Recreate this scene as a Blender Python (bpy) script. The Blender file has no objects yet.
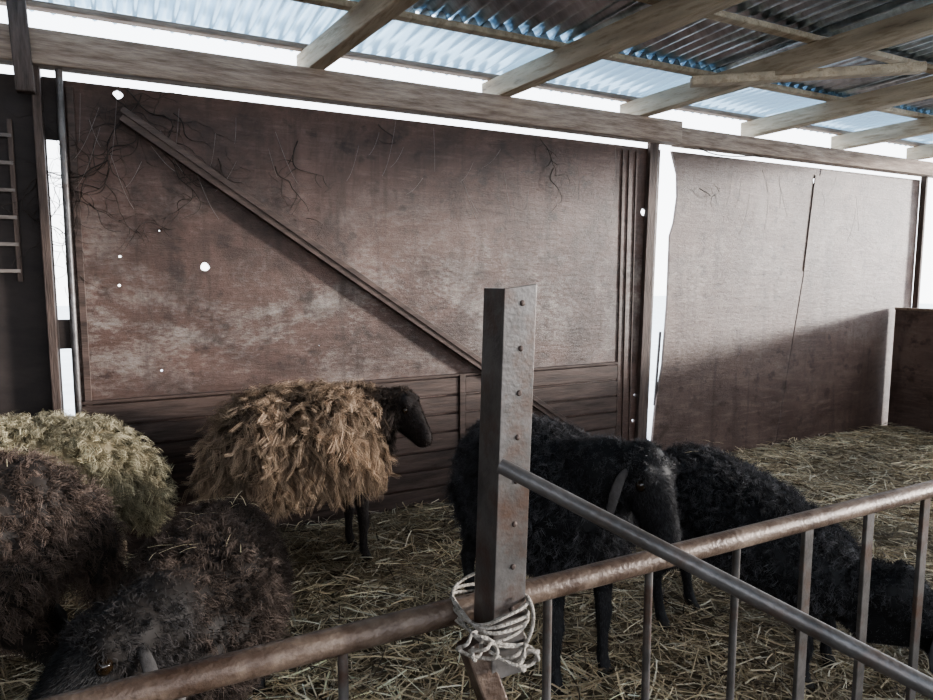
import bpy, bmesh, math, random
import numpy as np
from mathutils import Vector, Matrix
random.seed(7); rng=np.random.default_rng(11)
scene=bpy.context.scene
COL=scene.collection

# ------------------------------------------------------------------ materials
def nodes(name):
    m=bpy.data.materials.new(name); m.use_nodes=True
    nt=m.node_tree; b=nt.nodes['Principled BSDF']; return m,nt,b
def noise_mat(name,c1,c2,rough=.8,metal=0,scale=6,stretch=(1,1,1),bump=.3,detail=8,c3=None,s3=2.0,bscale=None,lo=.35,hi=.65,p3=(.5,.72)):
    m,nt,b=nodes(name); N=nt.nodes; L=nt.links
    tc=N.new('ShaderNodeTexCoord'); mp=N.new('ShaderNodeMapping'); mp.inputs['Scale'].default_value=stretch
    L.new(tc.outputs['Object'],mp.inputs['Vector'])
    nz=N.new('ShaderNodeTexNoise'); nz.inputs['Scale'].default_value=scale; nz.inputs['Detail'].default_value=detail; nz.inputs['Roughness'].default_value=.65
    L.new(mp.outputs[0],nz.inputs['Vector'])
    cr=N.new('ShaderNodeValToRGB'); cr.color_ramp.elements[0].position=lo; cr.color_ramp.elements[1].position=hi
    cr.color_ramp.elements[0].color=(*c1,1); cr.color_ramp.elements[1].color=(*c2,1)
    L.new(nz.outputs['Fac'],cr.inputs['Fac']); out=cr.outputs['Color']
    if c3:
        n3=N.new('ShaderNodeTexNoise'); n3.inputs['Scale'].default_value=s3; n3.inputs['Detail'].default_value=10; n3.inputs['Roughness'].default_value=.7
        L.new(mp.outputs[0],n3.inputs['Vector'])
        r3=N.new('ShaderNodeValToRGB'); r3.color_ramp.elements[0].position=p3[0]; r3.color_ramp.elements[1].position=p3[1]
        L.new(n3.outputs['Fac'],r3.inputs['Fac'])
        mx=N.new('ShaderNodeMix'); mx.data_type='RGBA'; L.new(r3.outputs['Color'],mx.inputs['Factor'])
        L.new(out,mx.inputs['A']); mx.inputs['B'].default_value=(*c3,1); out=mx.outputs['Result']
    L.new(out,b.inputs['Base Color'])
    b.inputs['Roughness'].default_value=rough; b.inputs['Metallic'].default_value=metal
    if bump:
        nb=N.new('ShaderNodeTexNoise'); nb.inputs['Scale'].default_value=bscale or scale*4; nb.inputs['Detail'].default_value=8
        L.new(mp.outputs[0],nb.inputs['Vector'])
        bp=N.new('ShaderNodeBump'); bp.inputs['Strength'].default_value=bump; bp.inputs['Distance'].default_value=.01
        L.new(nb.outputs['Fac'],bp.inputs['Height']); L.new(bp.outputs[0],b.inputs['Normal'])
    return m
def wall_mat(name,dark,mid,light,stain,rough=.5,stain_amt=.7,zc=1.2,zw=.75,grime=.75):
    m,nt,b=nodes(name); N=nt.nodes; L=nt.links
    tc=N.new('ShaderNodeTexCoord')
    def nz(scale,st,detail=10,rg=.7,dist=0):
        mp=N.new('ShaderNodeMapping'); mp.inputs['Scale'].default_value=st; L.new(tc.outputs['Object'],mp.inputs['Vector'])
        n=N.new('ShaderNodeTexNoise'); n.inputs['Scale'].default_value=scale; n.inputs['Detail'].default_value=detail; n.inputs['Roughness'].default_value=rg; n.inputs['Distortion'].default_value=dist
        L.new(mp.outputs[0],n.inputs['Vector']); return n.outputs['Fac']
    def ramp(f,p0,p1,c0=(0,0,0),c1=(1,1,1)):
        r=N.new('ShaderNodeValToRGB'); r.color_ramp.elements[0].position=p0; r.color_ramp.elements[1].position=p1
        r.color_ramp.elements[0].color=(*c0,1); r.color_ramp.elements[1].color=(*c1,1); L.new(f,r.inputs['Fac']); return r.outputs['Color']
    def mix(f,A,B,k=None):
        x=N.new('ShaderNodeMix'); x.data_type='RGBA'
        if f is None: x.inputs['Factor'].default_value=k
        else: L.new(f,x.inputs['Factor'])
        for s,v in(('A',A),('B',B)):
            if isinstance(v,tuple): x.inputs[s].default_value=(*v,1)
            else: L.new(v,x.inputs[s])
        return x.outputs['Result']
    def math_(op,a,c):
        q=N.new('ShaderNodeMath'); q.operation=op
        for i,v in enumerate((a,c)):
            if isinstance(v,(int,float)): q.inputs[i].default_value=v
            else: L.new(v,q.inputs[i])
        return q.outputs[0]
    big=nz(1.1,(1,1,1.5),8,.68,.6)
    base=mix(ramp(big,.36,.64),dark,mid)
    grain=nz(3.0,(1,1,7),10,.78)
    base=mix(ramp(grain,.50,.80),base,light)
    fine=nz(22,(1,1,2.5),8,.8)
    sep=N.new('ShaderNodeSeparateXYZ'); L.new(tc.outputs['Object'],sep.inputs[0])
    dz=math_('ABSOLUTE',math_('SUBTRACT',sep.outputs['Z'],zc),0); band=math_('MAXIMUM',math_('SUBTRACT',1.0,math_('DIVIDE',dz,zw)),0.0)
    st=math_('ADD',math_('MULTIPLY',nz(1.6,(1,1,1.5),10,.75,.5),.66),math_('MULTIPLY',fine,.34))
    sm=ramp(st,.475,.60)
    sm2=math_('MULTIPLY',math_('MULTIPLY',sm,band),stain_amt)
    base=mix(sm2,base,stain)
    gr=ramp(nz(1.3,(1.2,1,1.0),10,.72,.8),.46,.62)
    base=mix(math_('MULTIPLY',gr,grime),base,tuple(x*.7 for x in dark))
    spots=ramp(nz(9,(1,1,1.2),6,.6),.56,.68)
    base=mix(math_('MULTIPLY',spots,.65),base,tuple(x*.4 for x in dark))
    drip=ramp(nz(4,(3.2,1,.25),8,.65),.52,.72)
    base=mix(math_('MULTIPLY',drip,.65),base,tuple(x*.6 for x in dark))
    L.new(base,b.inputs['Base Color']); b.inputs['Roughness'].default_value=rough
    bp=N.new('ShaderNodeBump'); bp.inputs['Strength'].default_value=.4; bp.inputs['Distance'].default_value=.012
    L.new(math_('ADD',grain,fine),bp.inputs['Height']); L.new(bp.outputs[0],b.inputs['Normal'])
    return m
def tint_mat(name,rough=.8,spec=.3):
    m,nt,b=nodes(name); a=nt.nodes.new('ShaderNodeAttribute'); a.attribute_name='tint'
    nt.links.new(a.outputs['Color'],b.inputs['Base Color']); b.inputs['Roughness'].default_value=rough
    b.inputs['Specular IOR Level'].default_value=spec
    return m
M_ply=wall_mat('plywood_wall',(.052,.027,.020),(.128,.073,.057),(.185,.122,.10),(.38,.35,.32),.48,.75,grime=.8)
M_ply2=wall_mat('plywood_wall_right',(.082,.050,.040),(.170,.115,.094),(.245,.18,.153),(.36,.32,.29),.52,.45,1.5,1.2,.5)
M_plydark=noise_mat('dark_board',(.018,.013,.012),(.045,.033,.03),.7,0,3,(1,1,2),.3)
M_plank=noise_mat('stained_plank',(.040,.025,.020),(.115,.077,.063),.6,0,3,(1,1,8),.35)
M_beam=noise_mat('beam_wood',(.17,.115,.086),(.38,.29,.225),.8,0,5,(1,8,8),.4)
M_rafter=noise_mat('rafter_wood',(.36,.285,.205),(.68,.59,.46),.8,0,4,(9,1,9),.4,c3=(.18,.14,.105),s3=2)
M_darkpost=noise_mat('dark_post_wood',(.045,.03,.025),(.12,.085,.07),.7,0,5,(8,8,1),.4)
M_slat=noise_mat('grey_slat',(.12,.10,.09),(.24,.21,.19),.7,0,5,(1,8,8),.2)
M_galv=noise_mat('galvanised_metal',(.42,.50,.57),(.75,.84,.92),.28,.9,3,(1,3,1),.1,c3=(.16,.18,.21),s3=1.2)
M_steel=noise_mat('painted_steel',(.082,.076,.072),(.165,.154,.148),.42,.42,16,(1,1,1),.10,c3=(.105,.066,.05),s3=9,bscale=160,p3=(.51,.66))
M_steel2=noise_mat('worn_grey_steel',(.078,.073,.072),(.165,.156,.154),.4,.45,14,(1,1,1),.12,c3=(.105,.07,.055),s3=9,bscale=120,p3=(.52,.68))
M_rust=noise_mat('rusty_pipe',(.080,.052,.038),(.225,.172,.136),.48,.18,12,(1,1,1),.25,c3=(.055,.033,.023),s3=8,bscale=120,p3=(.44,.64))
M_rivet=noise_mat('rivet_rust',(.05,.035,.03),(.09,.065,.055),.7,.3,30,bump=.2)
M_rope=noise_mat('rope_fibre',(.25,.225,.195),(.46,.42,.375),.95,0,60,(1,1,1),.8)
M_vine=noise_mat('dead_vine',(.025,.018,.015),(.06,.045,.038),.9,0,20)
M_web=noise_mat('cobweb',(.16,.14,.13),(.28,.25,.23),.9,0,20,bump=0)
M_eye,_,be=nodes('sheep_eye'); be.inputs['Base Color'].default_value=(.02,.012,.006,1); be.inputs['Roughness'].default_value=.08
M_floor=noise_mat('bedding_ground',(.085,.064,.042),(.23,.185,.12),.95,0,9,(1,1,1),.9,c3=(.36,.30,.20),s3=14,bscale=40)
M_ground=noise_mat('outside_ground',(.6,.6,.58),(.75,.75,.72),.95,0,3)
M_straw=tint_mat('straw',.65,.3)
M_wool=tint_mat('wool',.75,.25)
M_hair=tint_mat('short_hair',.65,.3)
M_gl,nt,b=nodes('eave_glow_sheet')  # metal eave strip: reflected sky glow put in as lighter, translucent shading
tr=nt.nodes.new('ShaderNodeBsdfTranslucent'); tr.inputs['Color'].default_value=(.44,.60,.71,1)
mx=nt.nodes.new('ShaderNodeMixShader'); mx.inputs[0].default_value=.32
b.inputs['Base Color'].default_value=(.52,.65,.74,1); b.inputs['Roughness'].default_value=.2; b.inputs['Metallic'].default_value=.8
nt.links.new(b.outputs[0],mx.inputs[1]); nt.links.new(tr.outputs[0],mx.inputs[2]); nt.links.new(mx.outputs[0],nt.nodes['Material Output'].inputs['Surface'])

# ------------------------------------------------------------------ helpers
def empty(name,loc=(0,0,0),parent=None):
    o=bpy.data.objects.new(name,None); o.location=loc; COL.objects.link(o)
    if parent: o.parent=parent
    return o
def obj_bm(name,bm,mat,parent=None,smooth=False,bevel=0):
    bmesh.ops.recalc_face_normals(bm,faces=bm.faces)
    me=bpy.data.meshes.new(name); bm.to_mesh(me); bm.free()
    for m in (mat if isinstance(mat,list) else [mat]): me.materials.append(m)
    if smooth: me.polygons.foreach_set('use_smooth',[True]*len(me.polygons))
    o=bpy.data.objects.new(name,me); COL.objects.link(o)
    if parent: o.parent=parent
    if bevel:
        md=o.modifiers.new('bevel','BEVEL'); md.width=bevel; md.segments=2; md.limit_method='ANGLE'
    return o
def prism(name,poly,y0,y1,mat,parent=None,holes=(),bevel=.003):
    bm=bmesh.new()
    a=[bm.verts.new((x,y0,z)) for x,z in poly]; c=[bm.verts.new((x,y1,z)) for x,z in poly]
    bm.faces.new(a); bm.faces.new(c[::-1]); n=len(poly)
    for i in range(n): bm.faces.new((a[i],c[i],c[(i+1)%n],a[(i+1)%n]))
    o=obj_bm(name,bm,mat,parent,bevel=0 if holes else bevel)
    if holes:
        bc=bmesh.new()
        for x,z,r in holes:
            k=9; ph=random.random()*6
            ring=[(x+r*(.8+.35*random.random())*math.cos(ph+t*2*math.pi/k), z+r*(.8+.35*random.random())*math.sin(ph+t*2*math.pi/k)) for t in range(k)]
            A=[bc.verts.new((p[0],y0-.05,p[1])) for p in ring]; B=[bc.verts.new((p[0],y1+.05,p[1])) for p in ring]
            bc.faces.new(A); bc.faces.new(B[::-1])
            for i in range(k): bc.faces.new((A[i],B[i],B[(i+1)%k],A[(i+1)%k]))
        cut=obj_bm('cutter',bc,mat)
        md=o.modifiers.new('b','BOOLEAN'); md.object=cut; md.operation='DIFFERENCE'; md.solver='EXACT'
        dg=bpy.context.evaluated_depsgraph_get(); me=bpy.data.meshes.new_from_object(o.evaluated_get(dg))
        o.modifiers.clear(); o.data=me
        bpy.data.objects.remove(cut)
    return o
def rect(x0,z0,x1,z1): return [(x0,z0),(x1,z0),(x1,z1),(x0,z1)]
def add_beam(bm,p0,p1,w,h,up=(0,0,1)):
    p0=Vector(p0);p1=Vector(p1);t=(p1-p0).normalized(); s=t.cross(Vector(up)).normalized(); u=s.cross(t).normalized()
    A=[bm.verts.new(p0+s*a*w/2+u*c*h/2) for a,c in((-1,-1),(1,-1),(1,1),(-1,1))]
    B=[bm.verts.new(p1+s*a*w/2+u*c*h/2) for a,c in((-1,-1),(1,-1),(1,1),(-1,1))]
    bm.faces.new(A);bm.faces.new(B[::-1])
    for i in range(4): bm.faces.new((A[i],B[i],B[(i+1)%4],A[(i+1)%4]))
def beam(name,p0,p1,w,h,mat,parent=None,up=(0,0,1),bevel=.006):
    bm=bmesh.new(); add_beam(bm,p0,p1,w,h,up); return obj_bm(name,bm,mat,parent,bevel=bevel)
def add_tube(bm,pts,rad,n=16,side=(0,1,0),cap=True):
    rings=[]; P=[Vector(p) for p in pts]
    for i,p in enumerate(P):
        t=(P[min(i+1,len(P)-1)]-P[max(i-1,0)]).normalized()
        S=Vector(side); s=(S-t*S.dot(t)).normalized(); u=t.cross(s).normalized()
        a,b=rad[i] if isinstance(rad[i],tuple) else (rad[i],rad[i])
        rings.append([bm.verts.new(p+s*a*math.cos(k*2*math.pi/n)+u*b*math.sin(k*2*math.pi/n)) for k in range(n)])
    for A,B in zip(rings,rings[1:]):
        for k in range(n): bm.faces.new((A[k],A[(k+1)%n],B[(k+1)%n],B[k]))
    if cap:
        bm.faces.new(rings[0][::-1]); bm.faces.new(rings[-1])
def pipe(name,p0,p1,r,mat,parent=None,n=20):
    bm=bmesh.new(); d=(Vector(p1)-Vector(p0)).normalized(); s=(0,0,1) if abs(d.z)<.7 else (0,1,0)
    add_tube(bm,[p0,p1],[r,r],n,side=s); o=obj_bm(name,bm,mat,parent,smooth=True)
    md=o.modifiers.new('es','EDGE_SPLIT'); md.split_angle=.7
    return o
def curve(name,paths,r,mat,parent=None,res=3):
    cu=bpy.data.curves.new(name,'CURVE'); cu.dimensions='3D'; cu.bevel_depth=r; cu.bevel_resolution=res; cu.use_fill_caps=True
    for pts in paths:
        sp=cu.splines.new('NURBS'); sp.points.add(len(pts)-1)
        for i,p in enumerate(pts):
            q=p if len(p)==4 else (*p,1.0)
            sp.points[i].co=(q[0],q[1],q[2],1); sp.points[i].radius=q[3]
        sp.order_u=4; sp.use_endpoint_u=True
    cu.materials.append(mat)
    o=bpy.data.objects.new(name,cu); COL.objects.link(o)
    if parent: o.parent=parent
    return o
def np_mesh(name,V,Q,col,mat,parent=None,smooth=True):
    me=bpy.data.meshes.new(name); me.vertices.add(len(V)); me.vertices.foreach_set('co',V.astype(np.float32).ravel())
    me.loops.add(Q.size); me.loops.foreach_set('vertex_index',Q.astype(np.int32).ravel())
    me.polygons.add(len(Q)); me.polygons.foreach_set('loop_start',np.arange(0,Q.size,4,dtype=np.int32))
    me.update(calc_edges=True)
    ca=me.color_attributes.new('tint','FLOAT_COLOR','POINT')
    c4=np.ones((len(V),4),np.float32); c4[:,:3]=col; ca.data.foreach_set('color',c4.ravel())
    if smooth: me.polygons.foreach_set('use_smooth',np.ones(len(Q),dtype=bool))
    me.materials.append(mat); o=bpy.data.objects.new(name,me); COL.objects.link(o)
    if parent: o.parent=parent
    return o
def norm(a): return a/np.maximum(np.linalg.norm(a,axis=-1,keepdims=True),1e-9)
def ribbons(P,W,C):
    N,K,_=P.shape; V=np.stack([P-W,P+W],axis=2).reshape(-1,3); col=np.repeat(C[:,:,None,:],2,axis=2).reshape(-1,3)
    base=(np.arange(N)[:,None]*K+np.arange(K-1)[None,:])*2
    Q=np.stack([base,base+1,base+3,base+2],axis=-1).reshape(-1,4)
    return V,Q,col

# ------------------------------------------------------------------ room shell
bm=bmesh.new(); vs=[bm.verts.new(p) for p in((-2.6,-3,0),(7.2,-3,0),(7.2,3.8,0),(-2.6,3.8,0))]; bm.faces.new(vs)
floor=obj_bm('floor',bm,M_floor)
bm=bmesh.new(); vs=[bm.verts.new(p) for p in((-40,-40,-.06),(40,-40,-.06),(40,40,-.06),(-40,40,-.06))]; bm.faces.new(vs)
obj_bm('ground_outside',bm,M_ground)

wb=empty('wall_back',(0,0,0))
prism('dark_panel',rect(-2.6,0,-.245,2.30),3.69,3.71,M_plydark,wb)
prism('main_panel',[(-.20,0),(3.43,0),(3.485,2.30),(-.19,2.30)],3.69,3.71,M_ply,wb,
      holes=[(.415,1.452,.024),(.06,2.265,.022),(3.345,1.86,.028),(.03,1.50,.006),(.02,1.36,.007),(.19,.93,.007),(.21,1.63,.004),(3.31,.55,.012),(3.30,.36,.014),(1.0,1.02,.004)])
prism('right_panel',[(3.475,0),(4.86,0),(5.25,2.30),(3.595,2.30),(3.655,2.14),(3.665,1.98),(3.64,1.80),(3.605,1.70),(3.60,1.2),(3.57,.75),(3.52,.5)],3.69,3.71,M_ply2,wb,holes=[(5.2,2.19,.035)])
prism('far_panel',[(4.87,0),(6.70,0),(6.70,2.30),(5.262,2.30)],3.69,3.71,M_ply2,wb)
for i in range(7):
    z=.0+i*.113
    prism('lower_board_%d'%(i+1),rect(-.17,z+.005,1.86+.0,z+.104),3.665,3.69,M_plank,wb)
    prism('lower_board_right_%d'%(i+1),rect(1.91,z+.005,3.12,z+.104),3.665,3.69,M_plank,wb)
prism('board_joint',rect(1.865,0,1.905,.80),3.655,3.69,M_plank,wb)
prism('board_cap',rect(-.17,.79,3.12,.805),3.66,3.69,M_plank,wb)
for x,w in((3.135,.010),(3.19,.006),(3.255,.008)):
    prism('batten',rect(x,.0,x+w,2.27),3.681,3.69,M_plank,wb,bevel=.001)
prism('panel_edge_batten',rect(-.155,.0,-.125,2.27),3.67,3.69,M_plank,wb,bevel=.002)
bm=bmesh.new(); add_beam(bm,(.07,3.655,2.155),(3.02,3.655,.165),.045,.05,up=(0,1,0)); add_beam(bm,(.07,3.625,2.185),(3.02,3.625,.192),.03,.008,up=(0,1,0))
obj_bm('diagonal_brace',bm,M_plank,wb,bevel=.002)
prism('centre_post',[(3.31,0),(3.39,0),(3.43,2.34),(3.36,2.34)],3.655,3.69,M_darkpost,wb)
prism('centre_angle',[(3.40,0),(3.412,0),(3.455,2.34),(3.443,2.34)],3.67,3.70,M_steel,wb)
prism('slit_batten',[(3.515,.45),(3.525,.45),(3.56,1.0),(3.55,1.0)],3.70,3.72,M_plydark,wb)
prism('right_joint_board',[(5.10,1.45),(5.17,1.45),(5.26,2.24),(5.18,2.24)],3.682,3.69,M_ply2,wb)
beam('corner_post',(6.71,3.66,0),(6.71,3.66,2.33),.035,.05,M_darkpost,wb,up=(0,1,0))
pipe('door_pole',(-.185,3.63,0),(-.175,3.63,2.33),.015,M_steel2,wb)
prism('door_edge',[(-.285,0),(-.25,0),(-.25,2.34),(-.285,2.34)],3.62,3.70,M_darkpost,wb)
prism('slit_stop_top',rect(-.25,2.03,-.19,2.31),3.70,3.72,M_plydark,wb)
prism('slit_stop_mid',rect(-.25,1.06,-.19,1.20),3.70,3.72,M_plydark,wb)
for i in range(6): prism('rack_slat_%d'%(i+1),rect(-.75,1.42+i*.12,-.375,1.436+i*.12),3.66,3.69,M_slat,wb,bevel=.001)
prism('rack_upright',rect(-.39,1.38,-.37,2.1),3.665,3.69,M_darkpost,wb,bevel=.001)
prism('slit_stop_low',rect(-.25,0,-.19,.62),3.70,3.72,M_plydark,wb)
beam('plate_post',(-.30,3.57,2.2),(-.32,3.57,2.75),.07,.06,M_darkpost,wb,up=(0,1,0))
beam('wall_plate_beam',(-2.6,3.62,2.405),(3.57,3.62,2.405),.10,.15,M_beam)
beam('wall_plate_beam.001',(3.57,3.63,2.385),(7.0,3.63,2.385),.10,.12,M_beam)
bm=bmesh.new(); add_beam(bm,(-2.62,-3,1.2),(-2.62,3.7,1.2),.03,2.4); obj_bm('wall_left',bm,M_plydark)
bm=bmesh.new(); add_beam(bm,(-2.62,-3,.6),(7.2,-3,.6),.03,1.2); obj_bm('wall_front_light_block',bm,M_plydark)  # unseen low wall added behind the camera to dim the interior
pr=empty('wall_right')
beam('board',(6.40,3.66,.55),(6.40,-2.9,.55),.025,1.10,M_ply2,pr)
beam('top_cap',(6.40,3.66,1.112),(6.40,-2.9,1.112),.05,.022,M_beam,pr)
for y in (3.62,2.2,.7,-.8): beam('stud',(6.44,y,0),(6.44,y,1.1),.05,.05,M_darkpost,pr,up=(0,1,0))

# ------------------------------------------------------------------ roof
def zr(y): return 2.64+.03*(3.68-y)
def sheet(name,x0,x1,y0,y1,dz,mat,parent,period=.09,amp=.016):
    n=int((x1-x0)/period*8); xs=np.linspace(x0,x1,n+1); ny=6
    ys=np.linspace(y0,y1,ny)
    V=[];Q=[]
    for j,y in enumerate(ys):
        for x in xs: V.append((x,y,zr(y)+dz+amp*math.sin(x*2*math.pi/period)))
    for j in range(ny-1):
        for i in range(n):
            a=j*(n+1)+i; Q.append((a,a+1,a+n+2,a+n+1))
    me=bpy.data.meshes.new(name); me.from_pydata(V,[],Q); me.polygons.foreach_set('use_smooth',[True]*len(Q)); me.materials.append(mat)
    o=bpy.data.objects.new(name,me); COL.objects.link(o); o.parent=parent
    return o
roof=empty('ceiling')
sheet('eave_sheet',-2.7,7.1,3.06,3.80,0.0,M_gl,roof,.085,.021)
xs=[-2.7,-1.0,.55,1.9,3.35,4.7,6.0,7.1]
for i in range(len(xs)-1):
    sheet('roof_sheet_%d'%(i+1),xs[i]-.03,xs[i+1]+.03,-3,3.14,.014+.006*(i%2),M_galv,roof)
for i,x in enumerate((-1.25,.97,2.11,3.2,4.4,5.5,6.6)):
    nm='rafter' if i==0 else 'rafter.%03d'%i
    L=6.7; w=.085
    beam(nm,(x,3.76,2.532),(x+.12*L*.98,3.76-L,2.532+.03*L),w,.115,M_rafter)
for i,y in enumerate((3.68,3.08,2.42,1.7,.9,0,-.9,-1.9)):
    z=zr(y)-.032
    beam('purlin' if i==0 else 'purlin.%03d'%i,(-2.7,y,z),(7.1,y,z),.06,.03,M_rafter if i else M_beam)
beam('roof_tie_beam',(2.95,2.9,2.50),(3.95,2.2,2.53),.07,.05,M_rafter)

# ------------------------------------------------------------------ dead vines and cobwebs
paths=[]
def vine(x,z,ang,n,step,r0,br=0):
    p=[];a=ang
    for i in range(n):
        p.append((x,3.665+random.uniform(-.02,.015),z,r0*(1-.75*i/n)))
        a+=random.uniform(-1.3,1.3); a=a*.7+ang*.3
        x+=math.cos(a)*step; z+=math.sin(a)*step; z=min(z,2.29)
        if br and random.random()<.38: vine(x,z,a+random.choice((-1,1))*random.uniform(.5,1.2),max(4,n//2),step*.8,r0*.6,br-1)
    paths.append(p)
for x,z,a,n in((.03,2.25,-1.65,24),(.10,2.28,-1.5,24),(.16,2.27,-1.65,18),(.0,1.95,-1.5,18),(.30,2.2,-1.5,8),(.78,1.98,-1.2,9),(.9,2.12,-1.2,9),
               (2.45,2.28,-1.5,8),(2.55,2.1,-1.3,7),(1.35,2.25,-1.4,5),(3.85,2.05,-.6,4),(.5,2.0,-1.2,6)):
    vine(x,z,a,n,.038,1.0,2)
curve('dead_vines',paths,.0036,M_vine,None,1)
webs=[]
for k in range(46):
    x=random.choice((random.uniform(-.1,.6),random.uniform(.5,3.3),random.uniform(3.7,6))); z=random.uniform(1.95,2.3); l=random.uniform(.08,.32); dx=random.uniform(-.12,.12)
    webs.append([(x,3.655,z),(x+dx*.3,3.645,z-l*.4),(x+dx*.6,3.64,z-l*.8),(x+dx,3.655,z-l)])
curve('cobwebs',webs,.0010,M_web,None,0)
curve('hanging_cable',[[(3.78,3.62,2.33),(3.95,3.6,2.26),(4.15,3.62,2.30),(4.5,3.63,2.33)]],.004,M_vine)

# ------------------------------------------------------------------ straw
def straws(n,xr,yr,zmax,name,parent=None,lmin=.06,lmax=.24,power=1.8):
    x=rng.uniform(*xr,n); y=rng.uniform(*yr,n); z=.004+rng.random(n)**power*zmax
    a=rng.uniform(0,2*np.pi,n); pit=rng.normal(0,.14,n); L=rng.uniform(lmin,lmax,n)*rng.uniform(.6,1,n)
    d=np.stack([np.cos(a)*np.cos(pit),np.sin(a)*np.cos(pit),np.sin(pit)],-1)
    s=np.linspace(-.5,.5,4); bend=norm(rng.normal(size=(n,3)))*rng.uniform(0,.25,n)[:,None]; bend[:,2]*=.3
    P=np.stack([x,y,z],-1)[:,None]+d[:,None]*(L[:,None,None]*s[None,:,None])+bend[:,None]*(L[:,None,None]*(s[None,:,None]**2*2))
    P[:,:,2]=np.clip(P[:,:,2],.003,.065); P[:,:,1]=np.clip(P[:,:,1],-1.5,3.615); P[:,:,0]=np.minimum(P[:,:,0],6.36)
    w=norm(np.cross(d,norm(np.array([0,0,1])+rng.normal(size=(n,3))*.5)))*rng.uniform(.0010,.0032,n)[:,None]
    W=np.repeat(w[:,None],4,1)
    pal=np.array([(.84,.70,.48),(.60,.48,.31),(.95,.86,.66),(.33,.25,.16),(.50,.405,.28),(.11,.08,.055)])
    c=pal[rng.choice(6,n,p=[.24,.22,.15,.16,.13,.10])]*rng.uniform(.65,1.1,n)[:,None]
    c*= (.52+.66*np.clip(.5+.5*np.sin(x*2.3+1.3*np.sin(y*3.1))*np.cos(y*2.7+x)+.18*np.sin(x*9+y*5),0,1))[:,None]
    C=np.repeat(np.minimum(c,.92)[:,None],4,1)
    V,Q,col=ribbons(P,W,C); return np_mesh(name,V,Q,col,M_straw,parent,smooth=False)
straws(70000,(-1.4,6.36),(.2,3.61),.055,'straw_bedding')

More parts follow.
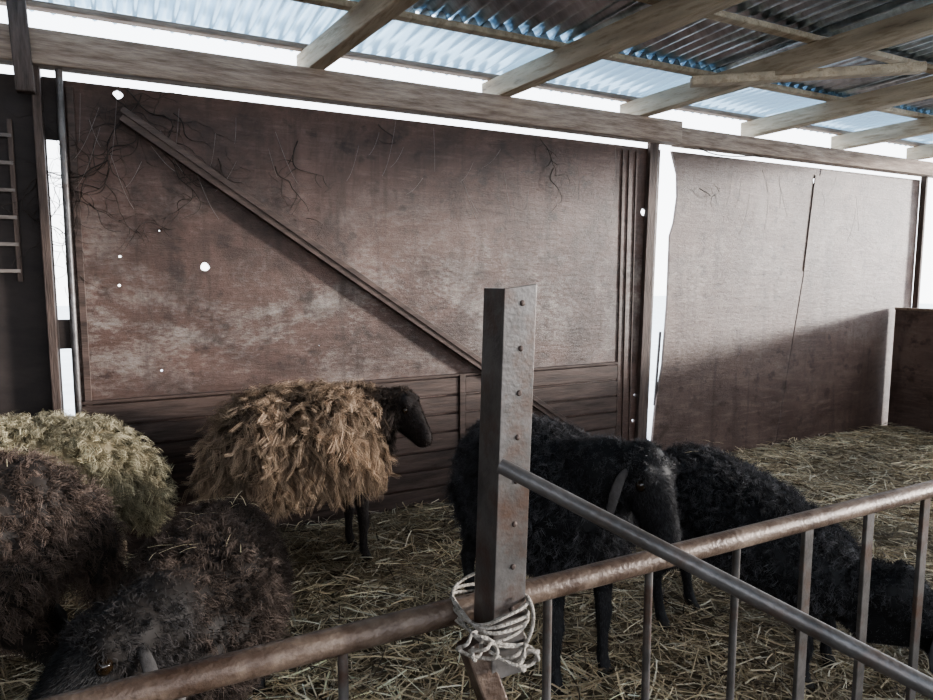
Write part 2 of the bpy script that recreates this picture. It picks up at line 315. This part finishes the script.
# ------------------------------------------------------------------ sheep
def make_sheep(name,loc,heading,scale,neck,hb,hd,tip,root,skin,L=.05,grav=.3,amp=.15,nlock=2200,M=9,wid=.0016,clump=.75,earbend=1.0,hs=1.0,freq=1.6,straw=0,
               tz=0.0,th=1.0,face0=.05,xmin=.46,slope=0.0,earlen=.8,blotch=.35,pollwool=.3,nr0=.125,headtip=None,earcol=None,faceglow=2.6,hlen=1.0,legr=1.0,legz=.285,bell=.4):
    S=np.array(scale); hd=Vector(hd).normalized(); hb=Vector(hb)
    bm=bmesh.new()
    tr=[(-.50,.56,.03,.04),(-.475,.56,.11,.12),(-.40,.56,.175,.175),(-.28,.55,.215,.205),(-.12,.54,.245,.23),(.04,.535,.25,.235),(.18,.53,.225,.22),(.30,.545,.18,.19),(.39,.57,.125,.135),(.44,.585,.04,.05)]
    add_tube(bm,[(x,0,z+tz) for x,z,_,_ in tr],[(a,b*th) for _,_,a,b in tr],24)
    nk=[(.16,0,.56+tz)]+list(neck)+[tuple(hb+hd*.02)]
    nr=[(.15,.17*min(1,th+.05))]+[(nr0-.022*i,nr0+.02-.03*i) for i in range(len(neck))]+[(.055*hs,.06*hs)]
    add_tube(bm,nk,nr,18)
    hside=Vector((-hd.y,hd.x,0)).normalized()
    up=hd.cross(hside); up=up if up.z>0 else -up
    prof=[(-.06,0,.03,.03),(-.04,0,.052,.052),(-.01,.002,.060,.066),(.025,.0,.060,.072),(.06,-.003,.054,.068),(.10,-.008,.042,.058),(.135,-.012,.035,.048),(.165,-.016,.034,.041),(.185,-.020,.031,.034),(.197,-.024,.022,.022),(.202,-.026,.01,.01)]
    hf=hs*1.08; hl_=hf*hlen
    add_tube(bm,[hb+hd*s*hl_+up*u*hf for s,u,_,_ in prof],[(a*hf,b*hf) for _,_,a,b in prof],18,side=hside)
    for sy in (1,-1):
        c0=hb+hd*.035*hl_+hside*sy*.040*hf+up*.045*hf
        bmesh.ops.create_uvsphere(bm,u_segments=12,v_segments=8,radius=.022*hf,matrix=Matrix.Translation(c0))
    for sy in (1,-1):
        y=.105*sy
        fl=[((.24,y,.54),.08),((.245,y,.40),.058),((.25,y,.31),.040),((.255,y,.245),.031),((.262,y,.205),.032),((.258,y,.13),.0205),((.258,y,.07),.023),((.268,y,.045),.024),((.278,y,.022),.028),((.282,y,.0),.030)]
        add_tube(bm,[p for p,_ in fl],[r*(legr if r<.045 else 1) for _,r in fl],14)
        y=.115*sy
        hl=[((-.33,y,.54),.12),((-.29,y,.43),.093),((-.30,y,.35),.062),((-.365,y,.29),.040),((-.405,y,.245),.033),((-.405,y,.20),.027),((-.385,y,.12),.0215),((-.375,y,.07),.024),((-.362,y,.045),.025),((-.348,y,.022),.028),((-.342,y,.0),.030)]
        add_tube(bm,[p for p,_ in hl],[r*(legr if r<.045 else 1) for _,r in hl],14)
    add_tube(bm,[(-.44,0,.64),(-.50,0,.58),(-.53,0,.48),(-.53,0,.38),(-.525,0,.31)],[.05,.06,.062,.05,.02],12)
    if slope:
        for v in bm.verts:
            k=1-slope*max(v.co.x+.3,0) if v.co.x<.47 else 1
            v.co.z*=k
    bmesh.ops.scale(bm,vec=S,verts=bm.verts)
    tmp=obj_bm('tmp',bm,M_hair)
    r=tmp.modifiers.new('r','REMESH'); r.mode='VOXEL'; r.voxel_size=.010
    sm=tmp.modifiers.new('s','SMOOTH'); sm.factor=.5; sm.iterations=3
    dg=bpy.context.evaluated_depsgraph_get(); me=bpy.data.meshes.new_from_object(tmp.evaluated_get(dg)); bpy.data.objects.remove(tmp)
    me.name=name; body=bpy.data.objects.new(name,me); COL.objects.link(body)
    body.location=loc; body.rotation_euler=(0,0,math.radians(heading))
    me.polygons.foreach_set('use_smooth',[True]*len(me.polygons))
    nv=len(me.vertices); co=np.empty(nv*3,np.float32); me.vertices.foreach_get('co',co); co=co.reshape(-1,3)
    HB=np.array(hb)*S; HD=norm(np.array(hd)*S)
    def facemask(p):
        d=p-HB; al=d@HD; rad=np.linalg.norm(d-al[:,None]*HD,axis=1)
        return ((al>face0)&(rad<.115)&(al<.32)&(p[:,0]>xmin*S[0])).astype(float)
    def legmask(p): return (p[:,2]/S[2]<legz).astype(float)*(1-facemask(p))*(p[:,0]<.42*S[0])
    fm=facemask(co); lm=legmask(co)
    sk=np.maximum(fm,lm)[:,None]
    col=np.array(root)*(1-sk)+np.array(skin)*sk
    hoof=(co[:,2]<.045)[:,None]; col=np.where(hoof,np.array((.035,.03,.025)),col)
    col=col*rng.uniform(.8,1.2,(nv,1))
    ca=me.color_attributes.new('tint','FLOAT_COLOR','POINT'); c4=np.ones((nv,4),np.float32); c4[:,:3]=col; ca.data.foreach_set('color',c4.ravel())
    me.materials.clear(); me.materials.append(M_hair)
    me.calc_loop_triangles(); nt_=len(me.loop_triangles); tri=np.empty(nt_*3,np.int32); me.loop_triangles.foreach_get('vertices',tri); tri=tri.reshape(-1,3)
    A,B,C=co[tri[:,0]],co[tri[:,1]],co[tri[:,2]]; cr=np.cross(B-A,C-A); ar=np.linalg.norm(cr,axis=1); nn=cr/np.maximum(ar[:,None],1e-12)
    cen=(A+B+C)/3; dens=ar*np.where(np.linalg.norm(cen-HB-HD*.05,axis=1)<.17,2.6,1)
    def sample(n):
        t=rng.choice(nt_,n,p=dens/dens.sum()); u=rng.random((n,2)); f=u.sum(1)>1; u[f]=1-u[f]
        return A[t]+(B[t]-A[t])*u[:,:1]+(C[t]-A[t])*u[:,1:],nn[t]
    c,n=sample(int(nlock*1.6)); keep=(facemask(c)<.5)&(legmask(c)<.5); c=c[keep];n=n[keep]
    N=len(c); K=6; s=np.linspace(0,1,K)
    down=np.array([0,0,-1.0]); td=down-(n@down)[:,None]*n
    d=norm(n*.75+td*(.35+grav*.6)+np.array([-.15,0,0])+rng.normal(size=(N,3))*.25)
    ll=L*rng.uniform(.5,1.3,N)
    dh=np.linalg.norm(c-HB,axis=1); ll*=np.clip((dh-.03)/.22,pollwool,1)
    zl=c[:,2]/S[2]; ll*=np.clip((zl-.20-(legz-.285))/.22,bell,1)
    Cn=c[:,None]-n[:,None]*.012+d[:,None]*(ll[:,None,None]*s[None,:,None])+down*(grav*ll[:,None,None]*(s**2)[None,:,None])
    t1=norm(np.cross(d,rng.normal(size=(N,3)))); t2=np.cross(d,t1); ph=rng.uniform(0,6.28,(N,1)); fr=freq*rng.uniform(.7,1.3,(N,1))
    wv=amp*ll[:,None]*np.minimum(s*2,1)[None]
    Cn=Cn+t1[:,None]*(wv*np.sin(fr*s*6.283+ph))[:,:,None]+t2[:,None]*(wv*np.cos(fr*s*6.283+ph))[:,:,None]
    off=norm(rng.normal(size=(N,M,3)))*(rng.random((N,M,1))**.5)*.026
    off-= (off@n[:,:,None])*n[:,None]*.8
    off*=np.clip(dh/.15,.5,1)[:,None,None]
    P=Cn[:,None]+off[:,:,None]*(1-clump*s)[None,None,:,None]+rng.normal(size=(N,M,1,3))*.006*s[None,None,:,None]
    P=P.reshape(N*M,K,3); dd=np.repeat(d,M,0)
    w=norm(np.cross(dd,rng.normal(size=(N*M,3))))*wid*rng.uniform(.7,1.4,(N*M,1))
    W=w[:,None]*(1-.65*s)[None,:,None]
    bl=1+blotch*np.sin(c[:,0]*17+3*np.sin(c[:,2]*9))*np.cos(c[:,2]*13+c[:,1]*11)
    lt=np.repeat((bl*rng.uniform(.6,1.3,N))[:,None],M,0)*rng.uniform(.75,1.25,(N*M,1))
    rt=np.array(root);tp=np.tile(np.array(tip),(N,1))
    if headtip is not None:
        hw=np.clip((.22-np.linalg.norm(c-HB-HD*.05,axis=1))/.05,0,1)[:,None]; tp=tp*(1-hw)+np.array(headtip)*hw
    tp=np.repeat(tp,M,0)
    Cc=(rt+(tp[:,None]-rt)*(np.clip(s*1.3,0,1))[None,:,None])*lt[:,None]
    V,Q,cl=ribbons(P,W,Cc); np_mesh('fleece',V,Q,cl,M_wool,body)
    c,n=sample(80000); keep=(np.maximum(facemask(c),legmask(c))>.5)&(c[:,2]>.05); c=c[keep];n=n[keep];N=len(c)
    f=facemask(c)[:,None]; dr=f*HD+(1-f)*down
    d=norm(n*.40+dr*.9+rng.normal(size=(N,3))*.22); ln=rng.uniform(.007,.016,N); s=np.linspace(0,1,3)
    P=c[:,None]-n[:,None]*.001+d[:,None]*(ln[:,None,None]*s[None,:,None])
    W=(norm(np.cross(d,n))*.0010)[:,None]*(1-.7*s)[None,:,None]
    Cc=np.repeat((np.array(skin)*rng.uniform(.6,faceglow,(N,1)))[:,None],3,1)
    V,Q,cl=ribbons(P,W,Cc); np_mesh('short_hair',V,Q,cl,M_hair,body)
    be=bmesh.new(); bey=bmesh.new(); E=earlen
    for sy in (1,-1):
        sd=hside*sy; b0=hb-hd*.002+sd*.052*hf+up*.012*hf; D=Vector((0,0,-earbend*E))
        add_tube(be,[b0-sd*.025,b0,b0+sd*.026*E+D*.016,b0+sd*.048*E+D*.048,b0+sd*.062*E+D*.084,b0+sd*.072*E+D*.112,b0+sd*.076*E+D*.126],[(.008,.008),(.010,.009),(.015,.006),(.019,.005),(.017,.004),(.010,.003),(.003,.002)],12,side=hd)
        ep=hb+hd*.052*hl_+sd*.050*hf+up*.026*hf
        bmesh.ops.create_uvsphere(bey,u_segments=14,v_segments=10,radius=.0130*hf,matrix=Matrix.Translation(ep))
        npos=hb+hd*.190*hl_+sd*.015*hf-up*.006*hf
        bmesh.ops.create_uvsphere(bey,u_segments=10,v_segments=6,radius=.006*hf,matrix=Matrix.Translation(npos))
    for q in (be,bey): bmesh.ops.scale(q,vec=S,verts=q.verts)
    ec=earcol or tuple(x*1.8 for x in skin)
    em=noise_mat(name+'_ear_skin',tuple(x*.6 for x in ec),ec,.75,0,30,bump=.2)
    e=obj_bm('ears',be,em,body,smooth=True); md=e.modifiers.new('ss','SUBSURF'); md.levels=1; md.render_levels=2
    obj_bm('eyes',bey,M_eye,body,smooth=True)
    if straw:
        n_=straw; x=rng.uniform(-.35,.25,n_)*S[0]; y=rng.uniform(-.14,.14,n_)*S[1]; z=(.765-1.9*(y/S[1])**2)*S[2]+L*.35
        a=rng.uniform(0,6.28,n_); l=rng.uniform(.04,.14,n_); d=np.stack([np.cos(a),np.sin(a),rng.normal(0,.12,n_)],-1); s=np.linspace(-.5,.5,4)
        P=np.stack([x,y,z],-1)[:,None]+d[:,None]*(l[:,None,None]*s[None,:,None]); P[:,:,2]-=(l[:,None]*.3*s[None]**2)
        W=np.repeat((norm(np.cross(d,[0,0,1.0]))*.0011)[:,None],4,1); Cc=np.ones((n_,4,3))*np.array((.70,.60,.40))
        V,Q,cl=ribbons(P,W,Cc); np_mesh('straw_bits',V,Q,cl,M_straw,body,smooth=False)
    return body

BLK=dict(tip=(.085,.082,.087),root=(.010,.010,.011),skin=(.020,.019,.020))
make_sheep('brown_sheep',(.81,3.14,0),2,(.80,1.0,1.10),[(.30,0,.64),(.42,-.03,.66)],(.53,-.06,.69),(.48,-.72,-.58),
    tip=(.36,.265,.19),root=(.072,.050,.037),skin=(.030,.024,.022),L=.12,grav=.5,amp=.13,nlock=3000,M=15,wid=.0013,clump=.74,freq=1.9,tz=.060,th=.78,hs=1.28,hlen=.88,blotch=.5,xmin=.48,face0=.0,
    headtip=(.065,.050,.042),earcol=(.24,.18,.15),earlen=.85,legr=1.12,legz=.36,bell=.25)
make_sheep('cream_sheep',(-.45,3.06,0),176,(1.0,1.08,1.10),[(.30,0,.62),(.40,0,.68)],(.50,0,.74),(.8,.1,-.45),
    tip=(.46,.41,.285),root=(.18,.15,.095),skin=(.25,.2,.15),L=.065,grav=.35,amp=.16,nlock=3200,M=12,wid=.0014,straw=16)
make_sheep('grey_brown_sheep',(-.62,2.33,0),183,(1.0,1.06,1.16),[(.30,0,.62),(.40,0,.68)],(.50,0,.74),(.8,.1,-.5),
    tip=(.165,.122,.100),root=(.03,.024,.021),skin=(.02,.017,.015),L=.05,grav=.25,amp=.15,nlock=3800,M=12,wid=.0012,straw=14)
make_sheep('dark_brown_sheep',(.18,1.95,0),-108,(.84,.84,.90),[(.30,0,.63),(.42,-.03,.69)],(.52,-.08,.69),(.62,-.62,-.42),
    tip=(.115,.087,.072),root=(.022,.018,.016),skin=(.018,.017,.017),L=.045,grav=.25,amp=.18,nlock=3800,M=12,wid=.0012,straw=18,hs=1.45,face0=.07,xmin=.45,pollwool=.5,headtip=(.062,.056,.055),earlen=1.05,earcol=(.06,.054,.052))
make_sheep('black_sheep',(1.35,1.98,0),-88,(.86,1.0,1.13),[(.30,.0,.63),(.41,.02,.68)],(.51,.05,.715),(.60,.06,-.66),L=.038,grav=.2,amp=.22,nlock=4200,M=11,wid=.0011,hs=1.22,hlen=.90,earlen=1.05,face0=.045,xmin=.50,pollwool=.5,earcol=(.085,.075,.072),faceglow=3.2,**BLK)  # pale ear colour stands in for rim light, brighter face hair for sheen
make_sheep('black_sheep.001',(2.06,1.62,0),-75,(.86,.98,.98),[(.34,.0,.52),(.50,.01,.40)],(.66,.02,.31),(.62,.05,-.70),L=.038,grav=.2,amp=.22,nlock=4200,M=11,wid=.0011,slope=.42,xmin=.64,face0=.11,pollwool=.6,straw=8,**BLK)

# ------------------------------------------------------------------ gate
g=empty('metal_gate',(.463,.80,0))
def gp(o):
    o.parent=g; o.matrix_parent_inverse=Matrix.Translation((-.463,-.80,0)); return o
bm=bmesh.new(); X0,Y0=.463,.775
prof=[(0,0),(.052,0),(.052,.005),(.005,.005),(.005,.058),(0,.058)]
zb,zt=.83,1.385; lean=-.018
A=[bm.verts.new((X0+lean+x,Y0+y,zb)) for x,y in prof]; B=[bm.verts.new((X0+x,Y0+y,zt+(.006 if i in(1,2) else 0))) for i,(x,y) in enumerate(prof)]
bm.faces.new(A);bm.faces.new(B[::-1])
for i in range(6): bm.faces.new((A[i],B[i],B[(i+1)%6],A[(i+1)%6]))
gp(obj_bm('angle_post',bm,M_steel,bevel=.0012))
bm=bmesh.new()
for i in range(8):
    z=1.365-.062*i; f=(zt-z)/(zt-zb)*lean
    bmesh.ops.create_uvsphere(bm,u_segments=12,v_segments=8,radius=.0042,matrix=Matrix.Translation((X0+.029+f,Y0-.0005,z))@Matrix.Diagonal((1,.45,1,1)))
gp(obj_bm('rivets',bm,M_rivet,smooth=True))
gp(beam('post_foot',(.425,.80,.885),(.70,.66,.0),.035,.035,M_rust,up=(0,1,0),bevel=.003))
gp(pipe('top_rail',(-1.6,.862,.90),(3.4,.858,.90),.0195,M_rust))
gp(pipe('bottom_rail',(-1.6,.862,.12),(3.4,.858,.12),.017,M_rust))
gp(pipe('cross_rail',(.45,.762,1.147),(1.02,.04,.80),.0105,M_steel2))
xs=[.256-.21*k for k in range(8,0,-1)]+[.256,.60,.817,1.04,1.25,1.46,1.68,1.90,2.12,2.34,2.56,2.78,3.0]
for i,x in enumerate(xs):
    if x<1.1: gp(pipe('bar_%d'%(i+1),(x,.862,.12),(x,.862,.90),.0075,M_steel,n=12))
    else: gp(beam('bar_%d'%(i+1),(x,.862,.12),(x,.862,.90),.028,.010,M_steel,up=(0,1,0),bevel=.002))
for x in(-1.6,3.4): gp(pipe('end_post_%d'%(1 if x<0 else 2),(x,.86,0),(x,.86,1.1),.03,M_rust))
loops=[]
for k in range(6):
    zc=.884+.009*k+random.uniform(-.004,.004); tl=random.uniform(-.02,.02); p=[]
    for i in range(22):
        a=i/20*2*math.pi; rx=.043+.003*math.sin(3*a+k); ry=.066
        p.append((.466+rx*math.copysign(abs(math.cos(a))**.6,math.cos(a)),.823+ry*math.copysign(abs(math.sin(a))**.6,math.sin(a)),zc+tl*math.cos(a)+.004*math.sin(2*a+k)))
    loops.append(p)
def rl(c,r1,r2,ph,n=14,turn=1.1):
    return [(c[0]+r1*math.cos(ph+i/n*6.28*turn)*(1+.15*math.sin(i*1.7)),c[1]+.010*math.sin(i*1.3+ph),c[2]+r2*math.sin(ph+i/n*6.28*turn)) for i in range(n+1)]
loops+= [rl((.406,.757,.905),.020,.014,1),rl((.42,.752,.892),.020,.010,2.3),rl((.475,.750,.874),.026,.008,.4),rl((.486,.748,.868),.016,.015,3.5)]
loops.append([(.485,.752,.885),(.502,.752,.905),(.507,.755,.93),(.497,.765,.95)])
loops.append([(.43,.755,.89),(.45,.748,.874),(.475,.745,.858),(.500,.745,.855),(.507,.75,.875)])
curve('tied_rope',loops,.0027,M_rope,None,2)

# ------------------------------------------------------------------ light
w=bpy.data.worlds.new('overcast_sky'); scene.world=w; w.use_nodes=True
nt=w.node_tree; bg=nt.nodes['Background']
tc=nt.nodes.new('ShaderNodeTexCoord'); sp=nt.nodes.new('ShaderNodeSeparateXYZ'); cr=nt.nodes.new('ShaderNodeValToRGB')
cr.color_ramp.elements[0].position=0; cr.color_ramp.elements[0].color=(.97,.98,1,1); cr.color_ramp.elements[1].position=.8; cr.color_ramp.elements[1].color=(.70,.83,1,1)
nt.links.new(tc.outputs['Generated'],sp.inputs[0]); nt.links.new(sp.outputs['Z'],cr.inputs[0]); nt.links.new(cr.outputs[0],bg.inputs['Color']); bg.inputs['Strength'].default_value=4.9
sl=bpy.data.lights.new('sun','SUN'); sl.energy=7.0; sl.angle=math.radians(6); sl.color=(1,.95,.90)
so=bpy.data.objects.new('sun',sl); COL.objects.link(so); so.location=(12,-2,5)
so.rotation_euler=Vector((-1,.42,-.125)).to_track_quat('-Z','Y').to_euler()
try: scene.view_settings.look='AgX - Medium High Contrast'
except Exception as e: print(e)
# ------------------------------------------------------------------ camera
cam=bpy.data.cameras.new('camera'); co=bpy.data.objects.new('camera',cam); COL.objects.link(co)
cam.sensor_width=36; cam.lens=670/933*36; cam.clip_start=.02
co.location=(0,0,1.4); co.rotation_euler=(math.radians(90-6.2),0,math.radians(-27.6)); scene.camera=co
